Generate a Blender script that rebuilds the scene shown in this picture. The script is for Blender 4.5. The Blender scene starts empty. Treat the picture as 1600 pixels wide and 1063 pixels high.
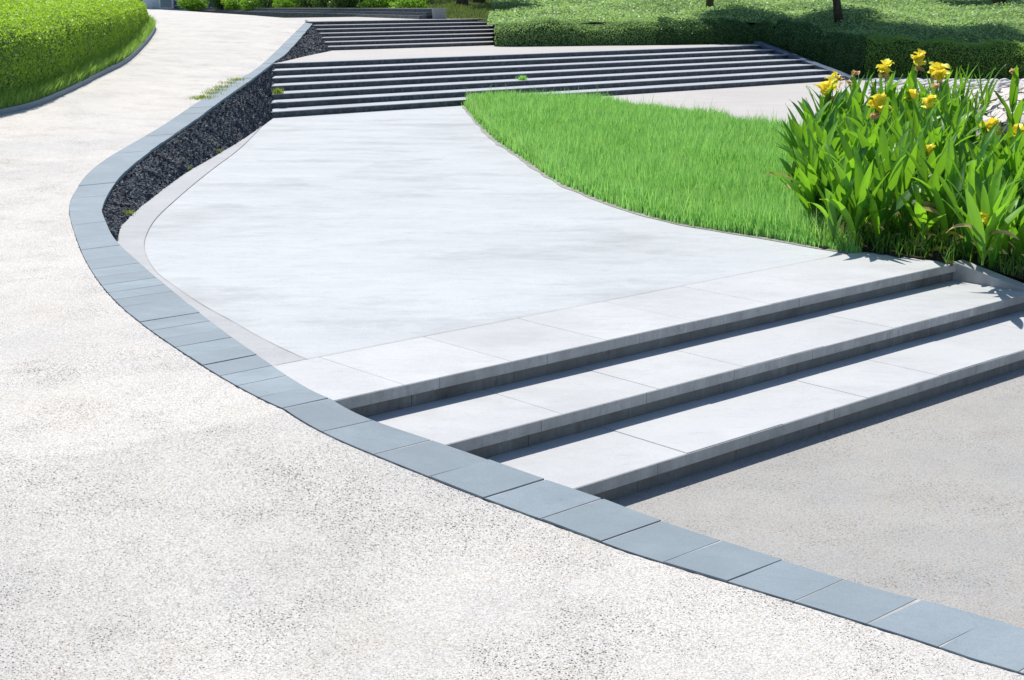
import bpy, bmesh, math, random
import numpy as np
from mathutils import Vector, noise as mnoise
random.seed(7); RNG = np.random.default_rng(7)
SC = bpy.context.scene
COL = SC.collection
# ------------------------------------------------------------------ camera, sky, sun, exposure
H = 3.0
F_PX = 2266.0                       # focal length in pixels of a 1600 wide frame
PITCH = math.atan(546/F_PX)
cam = bpy.data.objects.new('camera', bpy.data.cameras.new('camera')); COL.objects.link(cam)
cam.location = (0, 0, H); cam.rotation_euler = (math.pi/2-PITCH, 0, 0)
cam.data.sensor_width = 36; cam.data.lens = 36*F_PX/1600; cam.data.clip_end = 3000
SC.camera = cam
SUN_AZ, SUN_EL = math.radians(-32), math.radians(58)     # azimuth from +Y towards +X
W = bpy.data.worlds.new('World'); SC.world = W; W.use_nodes = True
nt = W.node_tree; nt.nodes.clear()
sky = nt.nodes.new('ShaderNodeTexSky'); sky.sky_type = 'NISHITA'; sky.sun_disc = False
sky.sun_elevation = SUN_EL; sky.sun_rotation = SUN_AZ; sky.air_density = 1.0; sky.dust_density = 0.4; sky.ozone_density = 2.0
bg = nt.nodes.new('ShaderNodeBackground'); bg.inputs[1].default_value = 0.10
wo = nt.nodes.new('ShaderNodeOutputWorld')
nt.links.new(sky.outputs[0], bg.inputs[0]); nt.links.new(bg.outputs[0], wo.inputs[0])
sun = bpy.data.objects.new('sun', bpy.data.lights.new('sun', 'SUN')); COL.objects.link(sun)
sun.data.energy = 4.6; sun.data.angle = math.radians(0.6); sun.data.color = (1.0, 0.945, 0.875)
sd = Vector((math.sin(SUN_AZ)*math.cos(SUN_EL), math.cos(SUN_AZ)*math.cos(SUN_EL), math.sin(SUN_EL)))
sun.rotation_euler = sd.to_track_quat('Z', 'Y').to_euler()
SC.view_settings.view_transform = 'Standard'; SC.view_settings.look = 'None'
SC.view_settings.exposure = 0.40; SC.view_settings.gamma = 1.0
# ------------------------------------------------------------------ geometry of the place
A = math.radians(41.6)
Uv = np.array([-math.sin(A), math.cos(A)])          # uphill, across the steps
Ev = np.array([math.cos(A), math.sin(A)])           # along the steps
def XY(u, e): return u*Uv[0]+e*Ev[0], u*Uv[1]+e*Ev[1]
def UE(x, y): return x*Uv[0]+y*Uv[1], x*Ev[0]+y*Ev[1]
def P(px, py, z):
    r = px-800.0; u = 531.5-py
    d = (r, F_PX*math.cos(PITCH)+u*math.sin(PITCH), -F_PX*math.sin(PITCH)+u*math.cos(PITCH))
    t = (z-H)/d[2]
    return d[0]*t, d[1]*t, z
def PUE(px, py, z):
    x, y, _ = P(px, py, z); return UE(x, y)
FU = [3.2, 5.0, 5.3, 5.6, 5.9, 6.3, 7.3, 13, 29.6, 41, 60, 90]; FZ = [0, .115, .142, .180, .232, .312, .505, .52, 1.335, 2.035, 2.1, 2.12]
def fld(u): return float(np.interp(u, FU, FZ))       # height of the ramp
def R(px, py):
    z = 2.9
    while z > -0.1:
        x, y, _ = P(px, py, z)
        if z <= fld(UE(x, y)[0]): break
        z -= 0.001
    return UE(x, y)
def spline(pts, n=12):
    pts = [np.array(p, float) for p in pts]; out = []
    pts = [2*pts[0]-pts[1]]+pts+[2*pts[-1]-pts[-2]]
    for i in range(1, len(pts)-2):
        a, b, c, d = pts[i-1:i+3]
        for k in range(n):
            t = k/n
            out.append(.5*((2*b)+(-a+c)*t+(2*a-5*b+4*c-d)*t*t+(-a+3*b-3*c+d)*t**3))
    out.append(pts[-2]); return np.array(out)
def smooth(a, it=6):
    a = a.copy()
    for _ in range(it): a[1:-1] = a[1:-1]*.5+(a[:-2]+a[2:])*.25
    return a
O_PX = [(1600,1055),(1330,970),(1200,930),(1000,870),(890,830),(800,797),(640,735),(480,665),(380,610),(290,555),(200,490),(150,435),(120,375),(108,330),(115,305),(135,275),(162,252),(200,229),(250,200),(307,162),(350,135),(400,109),(462,50),(482,32)]
I_PX = [(1600,985),(1375,925),(1150,855),(970,793),(900,768),(690,695),(515,627),(400,555),(330,505),(250,440),(205,400),(178,373),(165,345),(161,320),(190,275),(240,233),(300,192),(350,155),(400,120),(427,99),(450,82),(490,36)]
OUT = [R(*p) for p in O_PX]; INN = [R(*p) for p in I_PX]
OUT = [(0.3, OUT[0][1]+.35)]+OUT; INN = [(0.3, INN[0][1]+.40)]+INN
o_s = smooth(spline(OUT), 10); i_s = smooth(spline(INN), 10)
UU = np.linspace(.4, i_s[-1][0], 800)
oE = np.interp(UU, o_s[:,0], o_s[:,1]); iE = np.interp(UU, i_s[:,0], i_s[:,1])
far_edge = [PUE(482,32,2.04), PUE(462,29,2.06), PUE(430,26,2.08), PUE(390,22.5,2.1), PUE(310,18.5,2.1), PUE(225,14,2.1)]
def Eo(u):
    if u <= UU[-1]: return float(np.interp(u, UU, oE))
    fe = [(UU[-1], oE[-1])]+[f for f in far_edge if f[0] > UU[-1]+.3]
    return float(np.interp(u, [f[0] for f in fe], [f[1] for f in fe]))
def Ei(u): return float(np.interp(u, UU, iE))
# ------------------------------------------------------------------ object helpers
def tag(o, label=None, cat=None, group=None, kind=None):
    if label: o['label'] = label
    if cat: o['category'] = cat
    if group: o['group'] = group
    if kind: o['kind'] = kind
    return o
def empty(name, loc, label, cat, group=None, rz=0):
    o = bpy.data.objects.new(name, None); COL.objects.link(o); o.location = loc; o.rotation_euler[2] = rz
    o.empty_display_size = .2
    return tag(o, label, cat, group)
def link_mesh(name, me, m, parent=None, local=False, smooth_=False):
    me.materials.append(m)
    o = bpy.data.objects.new(name, me); COL.objects.link(o)
    if parent:
        o.parent = parent
        if not local: o.location = -Vector(parent.location)
    if smooth_: me.polygons.foreach_set('use_smooth', [True]*len(me.polygons))
    return o
def mesh(name, vs, fs, m, parent=None, local=False, smooth_=False):
    me = bpy.data.meshes.new(name); me.from_pydata([tuple(map(float, v)) for v in vs], [], fs); me.update()
    return link_mesh(name, me, m, parent, local, smooth_)
class MB:
    def __init__(s): s.v = []; s.f = []
    def add(s, vs, fs):
        n = len(s.v); s.v += list(vs); s.f += [tuple(i+n for i in f) for f in fs]
    def prism(s, quad, z0, z1):           # quad: four (x,y) or (x,y,ztop) ; z1 may be list
        n = len(quad)
        z1 = z1 if isinstance(z1, (list, tuple)) else [z1]*n
        z0 = z0 if isinstance(z0, (list, tuple)) else [z0]*n
        vs = [(q[0], q[1], z0[i]) for i, q in enumerate(quad)]+[(q[0], q[1], z1[i]) for i, q in enumerate(quad)]
        fs = [tuple(range(n-1, -1, -1)), tuple(range(n, 2*n))]+[(i, (i+1) % n, (i+1) % n+n, i+n) for i in range(n)]
        s.add(vs, fs)
    def box(s, x0, x1, y0, y1, z0, z1): s.prism([(x0,y0),(x1,y0),(x1,y1),(x0,y1)], z0, z1)
    def tube(s, pts, rad, n=7):
        rings = []
        for i, p in enumerate(pts):
            p = Vector(p); a = Vector(pts[max(0, i-1)]); b = Vector(pts[min(len(pts)-1, i+1)])
            d = (b-a).normalized(); x = d.orthogonal().normalized() if i == 0 else (px_-d*px_.dot(d)).normalized()
            px_ = x; y = d.cross(x)
            r = rad[i] if isinstance(rad, (list, tuple)) else rad
            rings.append([tuple(p+(x*math.cos(t)+y*math.sin(t))*r) for t in [2*math.pi*k/n for k in range(n)]])
        vs = [v for r_ in rings for v in r_]
        fs = [(i*n+k, i*n+(k+1) % n, (i+1)*n+(k+1) % n, (i+1)*n+k) for i in range(len(pts)-1) for k in range(n)]
        fs += [tuple(range(n-1, -1, -1)), tuple((len(pts)-1)*n+k for k in range(n))]
        s.add(vs, fs)
    def build(s, name, m, parent=None, local=False, smooth_=False, bevel=0):
        me = bpy.data.meshes.new(name); me.from_pydata([tuple(map(float, v)) for v in s.v], [], s.f); me.update()
        bm = bmesh.new(); bm.from_mesh(me); bmesh.ops.recalc_face_normals(bm, faces=bm.faces); bm.to_mesh(me); bm.free()
        o = link_mesh(name, me, m, parent, local, smooth_)
        if bevel:
            b = o.modifiers.new('bevel', 'BEVEL'); b.width = bevel; b.segments = 2; b.limit_method = 'ANGLE'
        return o
def ue_box(mb, u0, u1, e0, e1, z0, z1):
    mb.prism([XY(u0,e0), XY(u0,e1), XY(u1,e1), XY(u1,e0)], z0, z1)
def grid(name, G, m, parent=None, smooth_=True):      # G: (n,k,3)
    n, k, _ = G.shape
    fs = [(i*k+j, (i+1)*k+j, (i+1)*k+j+1, i*k+j+1) for i in range(n-1) for j in range(k-1)]
    me = bpy.data.meshes.new(name); me.from_pydata([tuple(map(float, v)) for v in G.reshape(-1, 3)], [], fs); me.update()
    bm = bmesh.new(); bm.from_mesh(me); bmesh.ops.recalc_face_normals(bm, faces=bm.faces)
    if sum(f.normal.z for f in bm.faces) < 0: bmesh.ops.reverse_faces(bm, faces=bm.faces)
    bm.to_mesh(me); bm.free()
    return link_mesh(name, me, m, parent, smooth_=smooth_)
def fast_mesh(name, V, nv, m, rnd, parent=None):      # V (n*nv,3): n separate polygons strips; nv 4 = quad, 5 = blade (2 quads sharing -> quad+tri)
    V = np.asarray(V, np.float32); n = len(V)//nv
    me = bpy.data.meshes.new(name); me.vertices.add(len(V)); me.vertices.foreach_set('co', V.ravel())
    base = np.arange(n)[:, None]*nv
    if nv == 4:
        loops = (base+np.array([0,1,2,3])).ravel(); starts = np.arange(n)*4; tot = np.full(n, 4)
    elif nv == 5:
        loops = (base+np.array([0,1,3,2,2,3,4])).ravel()
        starts = (np.arange(n)[:, None]*7+np.array([0,4])).ravel(); tot = np.tile([4,3], n)
    me.loops.add(len(loops)); me.loops.foreach_set('vertex_index', loops.astype(np.int32))
    me.polygons.add(len(starts)); me.polygons.foreach_set('loop_start', starts.astype(np.int32)); me.polygons.foreach_set('loop_total', tot.astype(np.int32))
    me.update(calc_edges=True); me.validate()
    at = me.attributes.new('rnd', 'FLOAT', 'POINT'); at.data.foreach_set('value', np.repeat(np.asarray(rnd, np.float32), nv))
    o = link_mesh(name, me, m, parent); return o
def unit(v): return v/np.maximum(np.linalg.norm(v, axis=-1, keepdims=True), 1e-9)
def leaves(name, pos, size, m, parent=None, nrm=None, spread=1.0, aspect=.55, rnd=None):
    n = len(pos); a = unit(RNG.normal(size=(n, 3)))
    nn = a if nrm is None else unit(nrm+a*spread)
    t = unit(np.cross(nn, RNG.normal(size=(n, 3)))); b = np.cross(nn, t)
    s = (size*RNG.uniform(.6, 1.35, n))[:, None] if np.isscalar(size) else (size*RNG.uniform(.6, 1.35, n))[:, None]
    V = np.stack([pos-t*s*.5, pos-b*s*.5*aspect+nn*s*.06, pos+t*s*.5, pos+b*s*.5*aspect+nn*s*.06], 1).reshape(-1, 3)
    return fast_mesh(name, V, 4, m, RNG.random(n) if rnd is None else rnd, parent)
def blades(name, pos, h, w, m, lean=.35, parent=None, rnd=None):
    n = len(pos); az = RNG.uniform(0, 2*math.pi, n); s = np.stack([np.cos(az), np.sin(az), np.zeros(n)], 1)
    la = RNG.uniform(0, 2*math.pi, n); ld = np.stack([np.cos(la), np.sin(la), np.zeros(n)], 1)*(lean*RNG.random(n)*h)[:, None]
    hh = h[:, None]*np.array([[0, 0, 1.0]]); w = w[:, None]
    V = np.stack([pos-s*w*.5, pos+s*w*.5, pos-s*w*.42+hh*.55+ld*.35, pos+s*w*.42+hh*.55+ld*.35, pos+hh*.97+ld], 1).reshape(-1, 3)
    return fast_mesh(name, V, 5, m, RNG.random(n) if rnd is None else rnd, parent)
def vnoise(p, s, seed=0.): return mnoise.noise(Vector((p[0]*s+seed, p[1]*s+seed*1.7, (p[2] if len(p) > 2 else 0)*s)))
# ------------------------------------------------------------------ materials
class N:
    def __init__(s, name):
        s.m = bpy.data.materials.new(name); s.m.use_nodes = True; s.t = s.m.node_tree
        s.b = s.t.nodes['Principled BSDF']; s.out = s.t.nodes['Material Output']
        s.co = s.t.nodes.new('ShaderNodeTexCoord').outputs['Object']
    def n(s, ty, **kw):
        nd = s.t.nodes.new(ty)
        for k, v in kw.items():
            if k.startswith('i_'): nd.inputs[k[2:].replace('_', ' ')].default_value = v
            else: setattr(nd, k, v)
        return nd
    def l(s, a, b): s.t.links.new(a, b)
    def map(s, scale): 
        mp = s.n('ShaderNodeMapping'); mp.inputs['Scale'].default_value = scale; s.l(s.co, mp.inputs[0]); return mp.outputs[0]
    def noise(s, scale, detail=4, rough=.55, co=None):
        nd = s.n('ShaderNodeTexNoise', i_Scale=scale, i_Detail=detail, i_Roughness=rough); s.l(co or s.co, nd.inputs['Vector']); return nd.outputs['Fac']
    def vor(s, scale, feat='F1', co=None, out='Distance'):
        nd = s.n('ShaderNodeTexVoronoi', feature=feat, i_Scale=scale); s.l(co or s.co, nd.inputs['Vector']); return nd.outputs[out]
    def ramp(s, f, stops):
        r = s.n('ShaderNodeValToRGB'); s.l(f, r.inputs[0]); cr = r.color_ramp
        while len(cr.elements) < len(stops): cr.elements.new(.5)
        for e, (p, c) in zip(cr.elements, stops):
            e.position = p; e.color = (c, c, c, 1) if np.isscalar(c) else (*c, 1)
        return r.outputs[0]
    def mix(s, f, a, b, mode='MIX'):
        nd = s.n('ShaderNodeMix', data_type='RGBA', blend_type=mode)
        for k, v in ((0, f), (6, a), (7, b)):
            if hasattr(v, 'is_linked'): s.l(v, nd.inputs[k])
            else: nd.inputs[k].default_value = v if k == 0 else (*v, 1)
        return nd.outputs[2]
    def bump(s, f, st=.3, d=.01):
        nd = s.n('ShaderNodeBump', i_Strength=st, i_Distance=d); s.l(f, nd.inputs['Height'])
        if s.b.inputs['Normal'].is_linked: s.l(s.b.inputs['Normal'].links[0].from_socket, nd.inputs['Normal'])
        s.l(nd.outputs[0], s.b.inputs['Normal'])
    def col(s, c):
        if hasattr(c, 'is_linked'): s.l(c, s.b.inputs['Base Color'])
        else: s.b.inputs['Base Color'].default_value = (*c, 1)
    def rough(s, r, sp=.35): s.b.inputs['Roughness'].default_value = r; s.b.inputs['Specular IOR Level'].default_value = sp
def mat_aggregate(name, base, dark, pit=.9, scale=1.0, pitcol=(.09,.085,.085)):
    k = N(name)
    big = k.noise(.6, 6, .62); mid = k.noise(2.6, 6, .7)
    c = k.mix(k.ramp(big, [(.45, 0), (.68, .9)]), base, dark)
    c = k.mix(k.ramp(mid, [(.50, .0), (.80, .5)]), c, tuple(x*.72 for x in base))
    c = k.mix(k.ramp(k.noise(1.1, 5, .6, k.map((1, 1, 1.3))), [(.52, 0), (.70, .35)]), c, (base[0]*.80, base[1]*.76, base[2]*.70))
    grit = k.noise(95*scale, 3, .75); g2 = k.noise(40*scale, 3, .7)
    c = k.mix(k.ramp(grit, [(.36, .6), (.50, 0)]), c, tuple(x*.50 for x in base))
    c = k.mix(k.ramp(grit, [(.56, 0), (.66, .5)]), c, tuple(min(x*1.25, .8) for x in base))
    cv = k.n('ShaderNodeTexVoronoi', i_Scale=110*scale); k.l(k.co, cv.inputs[0]); sp = k.n('ShaderNodeSeparateColor'); k.l(cv.outputs['Color'], sp.inputs[0])
    c = k.mix(k.ramp(sp.outputs[0], [(.70, 0), (.95, .45)]), c, (.36,.29,.21)); c = k.mix(k.ramp(sp.outputs[1], [(.78, 0), (.95, .5)]), c, (.24,.25,.27))
    dens = k.noise(1.3, 4, .65)
    def spots(sc, lo, hi, amt):
        v = k.vor(sc*scale); m2 = k.n('ShaderNodeMath', operation='MULTIPLY_ADD'); k.l(dens, m2.inputs[0]); m2.inputs[1].default_value = -.5; k.l(v, m2.inputs[2])
        return k.ramp(m2.outputs[0], [(0, amt), (.02, 0)]) if False else k.ramp(k_add(k, m2.outputs[0], .5-lo), [(.44, amt), (.5, 0)])
    p1 = spots(85, .25-.25, 0, pit); p2 = spots(42, .20-.25, 0, pit); p3 = spots(17, .10-.25, 0, pit*.8)
    c = k.mix(p1, c, pitcol); c = k.mix(p2, c, (.05,.048,.05)); c = k.mix(p3, c, (.10,.10,.105))
    k.col(c); k.rough(.85, .25); k.bump(grit, .9, .006); k.bump(g2, .5, .006)
    return k.m
def k_add(k, a, v):
    m = k.n('ShaderNodeMath', operation='ADD'); k.l(a, m.inputs[0]); m.inputs[1].default_value = v; return m.outputs[0]
def mat_conc(name, base, dark, streak=(1, 1, 1), sc=1.2, fine=60, fa=.25, bump=.2, blot=(.35, .75), spots=0., grime=0., vary=0.):
    k = N(name); co = k.map(streak)
    a = k.noise(sc, 6, .62, co); b = k.noise(sc*5, 5, .6, co); f = k.noise(fine, 3, .6)
    c = k.mix(k.ramp(a, [(blot[0], 0), (blot[1], 1)]), base, dark)
    c = k.mix(k.ramp(b, [(.4, 0), (.75, .5)]), c, dark)
    c = k.mix(k.ramp(f, [(.3, fa), (.6, 0)]), c, tuple(x*.6 for x in base)); c = k.mix(k.ramp(k.noise(120, 3, .8), [(.40, .35), (.55, 0)]), c, tuple(x*.6 for x in base))
    if grime:
        g = k.noise(.75, 7, .7, k.map((.8, 1.5, 1))); c = k.mix(k.ramp(g, [(.50, 0), (.68, grime)]), c, tuple(x*.72 for x in dark))
        g = k.noise(9, 6, .75, k.map((.5, 2.2, 1))); c = k.mix(k.ramp(g, [(.55, 0), (.72, grime*.8)]), c, tuple(x*.68 for x in dark))
        g = k.noise(28, 4, .8); c = k.mix(k.ramp(g, [(.62, 0), (.72, grime*.9)]), c, tuple(x*.55 for x in dark))
    if vary:
        oi = k.n('ShaderNodeObjectInfo'); c = k.mix(k.ramp(oi.outputs['Random'], [(0, 0), (1, vary)]), c, tuple(x*.62 for x in base))
    if spots:
        v = k.vor(7); c = k.mix(k.ramp(v, [(.03, spots), (.10, 0)]), c, tuple(x*.4 for x in base))
    k.col(c); k.rough(.75, .3); k.bump(f, bump, .003)
    return k.m
def mat_slate(name, c0, c1, c2, sc=26):
    k = N(name)
    cell = k.n('ShaderNodeTexVoronoi', i_Scale=sc); k.l(k.co, cell.inputs[0])
    sp = k.n('ShaderNodeSeparateColor'); k.l(cell.outputs['Color'], sp.inputs[0])
    n = k.noise(60, 4, .7)
    c = k.mix(k.ramp(sp.outputs[0], [(.2, 0), (.9, 1)]), c0, c1)
    c = k.mix(k.ramp(n, [(.52, 0), (.72, .7)]), c, c2)
    k.col(c); k.rough(.6, .5); k.bump(cell.outputs['Distance'], .9, .02); k.bump(n, .6, .01)
    return k.m
def mat_leaf(name, a, b, c=None, trans=.35, rough=.45, patch=2.0, tcol=None, tint=None):
    k = N(name)
    at = k.n('ShaderNodeAttribute', attribute_name='rnd')
    cc = k.mix(at.outputs['Fac'], a, b)
    big = k.noise(patch, 3, .6)
    cc = k.mix(k.ramp(big, [(.35, 0), (.7, .6)]), cc, c or tuple(x*.8 for x in a))
    k.col(cc); k.rough(rough, .4)
    tr = k.n('ShaderNodeBsdfTranslucent'); t2 = k.mix(.5, cc, tcol or (b[0]*1.3, b[1]*1.5, b[2]*.6)); k.l(t2, tr.inputs[0])
    mx = k.n('ShaderNodeMixShader'); mx.inputs[0].default_value = trans
    k.l(k.b.outputs[0], mx.inputs[1]); k.l(tr.outputs[0], mx.inputs[2]); k.l(mx.outputs[0], k.out.inputs[0])
    return k.m
def mat_plain(name, c, r=.6, sp=.4, var=.2, sc=8):
    k = N(name); n = k.noise(sc, 4); k.col(k.mix(k.ramp(n, [(.35, 0), (.7, 1)]), c, tuple(x*(1-var) for x in c))); k.rough(r, sp); return k.m
def mat_bark(name):
    k = N(name); co = k.map((1, 1, .25)); n = k.noise(14, 5, .7, co)
    k.col(k.mix(k.ramp(n, [(.35, 0), (.7, 1)]), (.045,.035,.028), (.14,.115,.09))); k.rough(.9, .2); k.bump(n, .8, .03); return k.m
M = {}
M['ramp'] = mat_aggregate('pale exposed aggregate', (.62,.602,.565), (.51,.508,.495))
M['plaza'] = mat_aggregate('grey aggregate', (.385,.382,.362), (.315,.32,.318), pit=.5, scale=.8)
M['landing'] = mat_conc('white washed concrete', (.495,.52,.535), (.41,.43,.44), (.6, 1.3, 1), .9, 45, .2, .3, (.40, .75), grime=.75)
M['landing_far'] = mat_conc('pale concrete far', (.50,.475,.45), (.43,.415,.40), (1, 1, 1), .4, grime=.3)
M['band'] = mat_conc('greyish border concrete', (.42,.435,.445), (.36,.37,.375), (1, 1, 1), 1.2, 40, .2, grime=.4)
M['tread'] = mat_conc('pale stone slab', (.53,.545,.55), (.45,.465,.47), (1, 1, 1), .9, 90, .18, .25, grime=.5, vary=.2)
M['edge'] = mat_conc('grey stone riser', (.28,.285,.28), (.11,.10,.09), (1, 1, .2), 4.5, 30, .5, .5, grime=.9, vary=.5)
M['kerbstone'] = mat_conc('blue grey slate kerb', (.28,.34,.38), (.22,.27,.305), (1, 1, 1), 1.8, 70, .25, .25, grime=.5, vary=.45)
M['mortar'] = mat_plain('pale mortar', (.50,.50,.49), .9, .3, .6, 4)
M['joint'] = mat_plain('dark joint', (.05,.05,.05), .9)
M['slate'] = mat_slate('dark slate chippings', (.012,.020,.032), (.035,.052,.075), (.08,.11,.15))
M['slate_far'] = mat_slate('dark slate steps', (.04,.05,.06), (.085,.10,.115), (.15,.17,.19), 12)
M['grey_tread'] = mat_conc('mid grey tread', (.36,.36,.375), (.25,.25,.265), (1, 1, 1), .8, 20, .2)
M['pale_tread'] = mat_conc('light tread', (.45,.475,.51), (.33,.355,.38), (1, 1, 1), .8, 20, .2, grime=.3)
M['soil'] = mat_plain('dark soil', (.045,.034,.024), .95, .1, .5, 12)
M['turf'] = mat_plain('turf soil', (.05,.085,.02), .95, .1, .4, 8)
M['grass'] = mat_leaf('lawn blade', (.12,.40,.07), (.50,.82,.32), (.20,.54,.11), .5, .3, 1.6, (.50,.85,.16))
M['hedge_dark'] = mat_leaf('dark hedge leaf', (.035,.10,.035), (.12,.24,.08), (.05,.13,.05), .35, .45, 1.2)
M['bedgrass'] = mat_leaf('bed grass', (.05,.16,.02), (.16,.32,.04), None, .4, .5, 3)
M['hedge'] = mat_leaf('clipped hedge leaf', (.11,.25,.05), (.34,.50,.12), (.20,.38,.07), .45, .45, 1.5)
M['hedge_yellow'] = mat_leaf('yellow green hedge leaf', (.16,.34,.03), (.46,.62,.07), (.27,.46,.04), .45, .45, 1.8)
M['bushr'] = mat_leaf('ground cover leaf', (.12,.27,.09), (.46,.60,.28), (.20,.36,.13), .4, .45, .8)
M['core'] = mat_plain('hedge inner twigs', (.045,.085,.025), .95, .1, .5, 5)
M['hill'] = mat_plain('leafy ground', (.13,.22,.07), .95, .1, .55, 6)
M['canna'] = mat_leaf('canna leaf', (.015,.11,.018), (.26,.58,.03), (.02,.13,.04), .42, .42, 3.5, (.40,.80,.02))
M['stem'] = mat_plain('canna stem', (.16,.30,.06), .5)
M['petal'] = mat_leaf('yellow petal', (1.0,.80,.05), (1.0,.95,.16), (1.0,.88,.06), .3, .5, 30, (.95,.75,.05))
M['wilt'] = mat_leaf('wilted petal', (.75,.45,.20), (.80,.60,.38), (.75,.40,.12), .3, .7, 30, (.8,.55,.3))
M['dry'] = mat_leaf('dry straw leaf', (.42,.33,.15), (.55,.45,.22), None, .3, .7, 8, (.6,.5,.2))
M['oldleaf'] = mat_leaf('yellowing leaf', (.45,.42,.05), (.62,.48,.08), None, .4, .5, 6, (.7,.55,.1))
M['bark'] = mat_bark('tree bark')
M['treeleaf'] = mat_leaf('tree leaf', (.04,.10,.02), (.10,.19,.035), None, .35, .45, 1.0)
M['weed'] = mat_leaf('weed', (.22,.32,.05), (.40,.45,.10), None, .3, .6, 8)
M['pebble'] = mat_plain('white pebble', (.62,.60,.58), .8, .3, .3, 3)
# rock
k = N('fissured pale rock'); w = k.noise(1.5, 4); 
mp = k.n('ShaderNodeMapping'); mp.inputs['Scale'].default_value = (.7, .7, 3.6); k.l(k.co, mp.inputs[0])
wv = k.n('ShaderNodeMix', data_type='RGBA', blend_type='ADD'); wv.inputs[0].default_value = .55
nz = k.n('ShaderNodeTexNoise', i_Scale=2.2, i_Detail=4); k.l(k.co, nz.inputs['Vector']); k.l(mp.outputs[0], wv.inputs[6]); k.l(nz.outputs['Color'], wv.inputs[7])
cr = k.vor(1.7, 'DISTANCE_TO_EDGE', wv.outputs[2]); crk = k.ramp(cr, [(.01, 0), (.045, 1)])
cl = k.mix(k.ramp(k.noise(4, 5), [(.35, 0), (.7, 1)]), (.62,.58,.55), (.42,.38,.36)); k.col(k.mix(crk, (.08,.07,.06), cl)); k.rough(.9, .2); k.bump(crk, 1.0, .06); k.bump(k.noise(9, 6), .6, .05)
M['rock'] = k.m
# ------------------------------------------------------------------ ground to the horizon
GU = [-60, 5.75, 5.8, 6.5, 7.4, 25.4, 29.9, 35.1, 39.9, 60, 100]; GZ = [-.12, -.12, -.1, .1, .36, .36, 1.15, 1.18, 1.85, 1.95, 1.98]
us = np.concatenate([np.linspace(-900, -60, 8), np.linspace(-50, 5.6, 8), np.linspace(5.8, 110, 160), np.linspace(130, 1200, 12)])
es = np.concatenate([np.linspace(-900, -60, 8), np.linspace(-50, 90, 60), np.linspace(110, 1200, 12)])
G = np.array([[(*XY(u, e), float(np.interp(u, GU, GZ))) for e in es] for u in us])
tag(grid('ground', G, M['turf']), 'low grassy ground running under and beyond the garden to the horizon', 'ground', kind='structure')
# ramp surface
us = np.concatenate([np.linspace(-6, .39, 10), np.linspace(.4, 14, 520), np.linspace(14.3, UU[-1], 110), np.linspace(UU[-1]+.5, far_edge[-1][0]+12, 30)])
rows = []
for u in us:
    e1 = Eo(max(u, .4))-.002-.012*abs(mnoise.noise(Vector((u*9, 2, 0))))-.008*abs(mnoise.noise(Vector((u*31, 5, 0))))+(max(0, .4-u))*.08; e0 = -14 if u < 20 else -14-(u-20)*.2
    n = 60
    rows.append([(*XY(u, e0+(e1-e0)*(1-(1-j/n)**1.6)), fld(u)) for j in range(n+1)])
tag(grid('path', np.array(rows), M['ramp']), 'broad pale aggregate ramp curving uphill on the left', 'path', kind='structure')
# lower plaza, landings
def sheet(name, urange, ef0, ef1, z, m, label, n=60, k=40):
    G = np.array([[(*XY(u, ef0(u)+(ef1(u)-ef0(u))*j/k), z) for j in range(k+1)] for u in np.linspace(*urange, n)])
    return tag(grid(name, G, m, smooth_=False), label, 'pavement', kind='structure')
sheet('pavement', (-8, 5.9), lambda u: Ei(max(u, .4))-.15, lambda u: 40, 0.0, M['plaza'], 'grey aggregate plaza below the lowest step at the right')
sheet('pavement', (8.31, 25.45), lambda u: 21.6, lambda u: 60, .4895, M['landing_far'], 'warm pale concrete behind the lawn and flower bed', 30, 30)
sheet('pavement', (8.31, 25.45), lambda u: Ei(u)-.12, lambda u: 21.6, .490, M['landing'], 'white washed concrete landing curving between ramp and lawn', 120, 60)
sheet('pavement', (29.9, 35.2), lambda u: Ei(u)-.1, lambda u: 50, 1.331, M['landing_far'], 'pale upper landing above the wide dark steps')
sheet('pavement', (40.4, 46), lambda u: Eo(u)+.02, lambda u: 60, 2.031, M['landing_far'], 'topmost pale landing above the far steps')
# border band beside coping + dark groove
GR = [(410,197),(375,232),(335,262),(300,290),(270,316),(243,342),(228,368),(226,392),(240,420),(260,438),(312,474),(359,500),(406,527),(453,550),(481,562)]
gp = smooth(spline([PUE(x, y, .495) for x, y in GR], 8), 3)
BB = [(427,184),(380,217),(330,247),(287,272),(240,307),(217,325),(187,355),(181,378)]
bb = smooth(spline([PUE(x, y, .495) for x, y in BB], 8), 2)
def band_outer(u): return Ei(u)-.06
G = np.array([[(*XY(g[0], (Ei(g[0])-.06)*(1-t)+g[1]*t), .4945) for t in (0, .33, .66, 1)] for g in gp])
tag(grid('pavement', G, M['band'], smooth_=False), 'greyer curved border strip between kerb and white landing', 'pavement', kind='structure')
def ribbon(name, pts, w, z, m, label):
    pts = np.array(pts); d = unit(np.gradient(pts, axis=0)); nn = np.stack([-d[:,1], d[:,0]], 1)
    ww = w*np.array([.5+.9*abs(vnoise((p[0], p[1], 0), 2.5)) for p in pts])[:, None]
    G = np.stack([np.array([(*XY(*p), z) for p in pts-nn*ww/2]), np.array([(*XY(*p), z) for p in pts+nn*ww/2])], 1)
    return tag(grid(name, G, m, smooth_=False), label, 'paving joint', kind='structure')
ribbon('paving_joint', gp, .009, .4985, mat_plain('faint joint', (.33,.33,.33), .9), 'thin curved joint at the rim of the white landing')
_e0 = Ei(8.3)+.05
ribbon('paving_joint', [XY2 for XY2 in [(8.303+.0015*math.sin(q*3), _e0+(11.9-_e0)*q/80) for q in range(81)]], .009, .4975, bpy.data.materials['faint joint'], 'thin straight joint behind the top step slabs')
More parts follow.
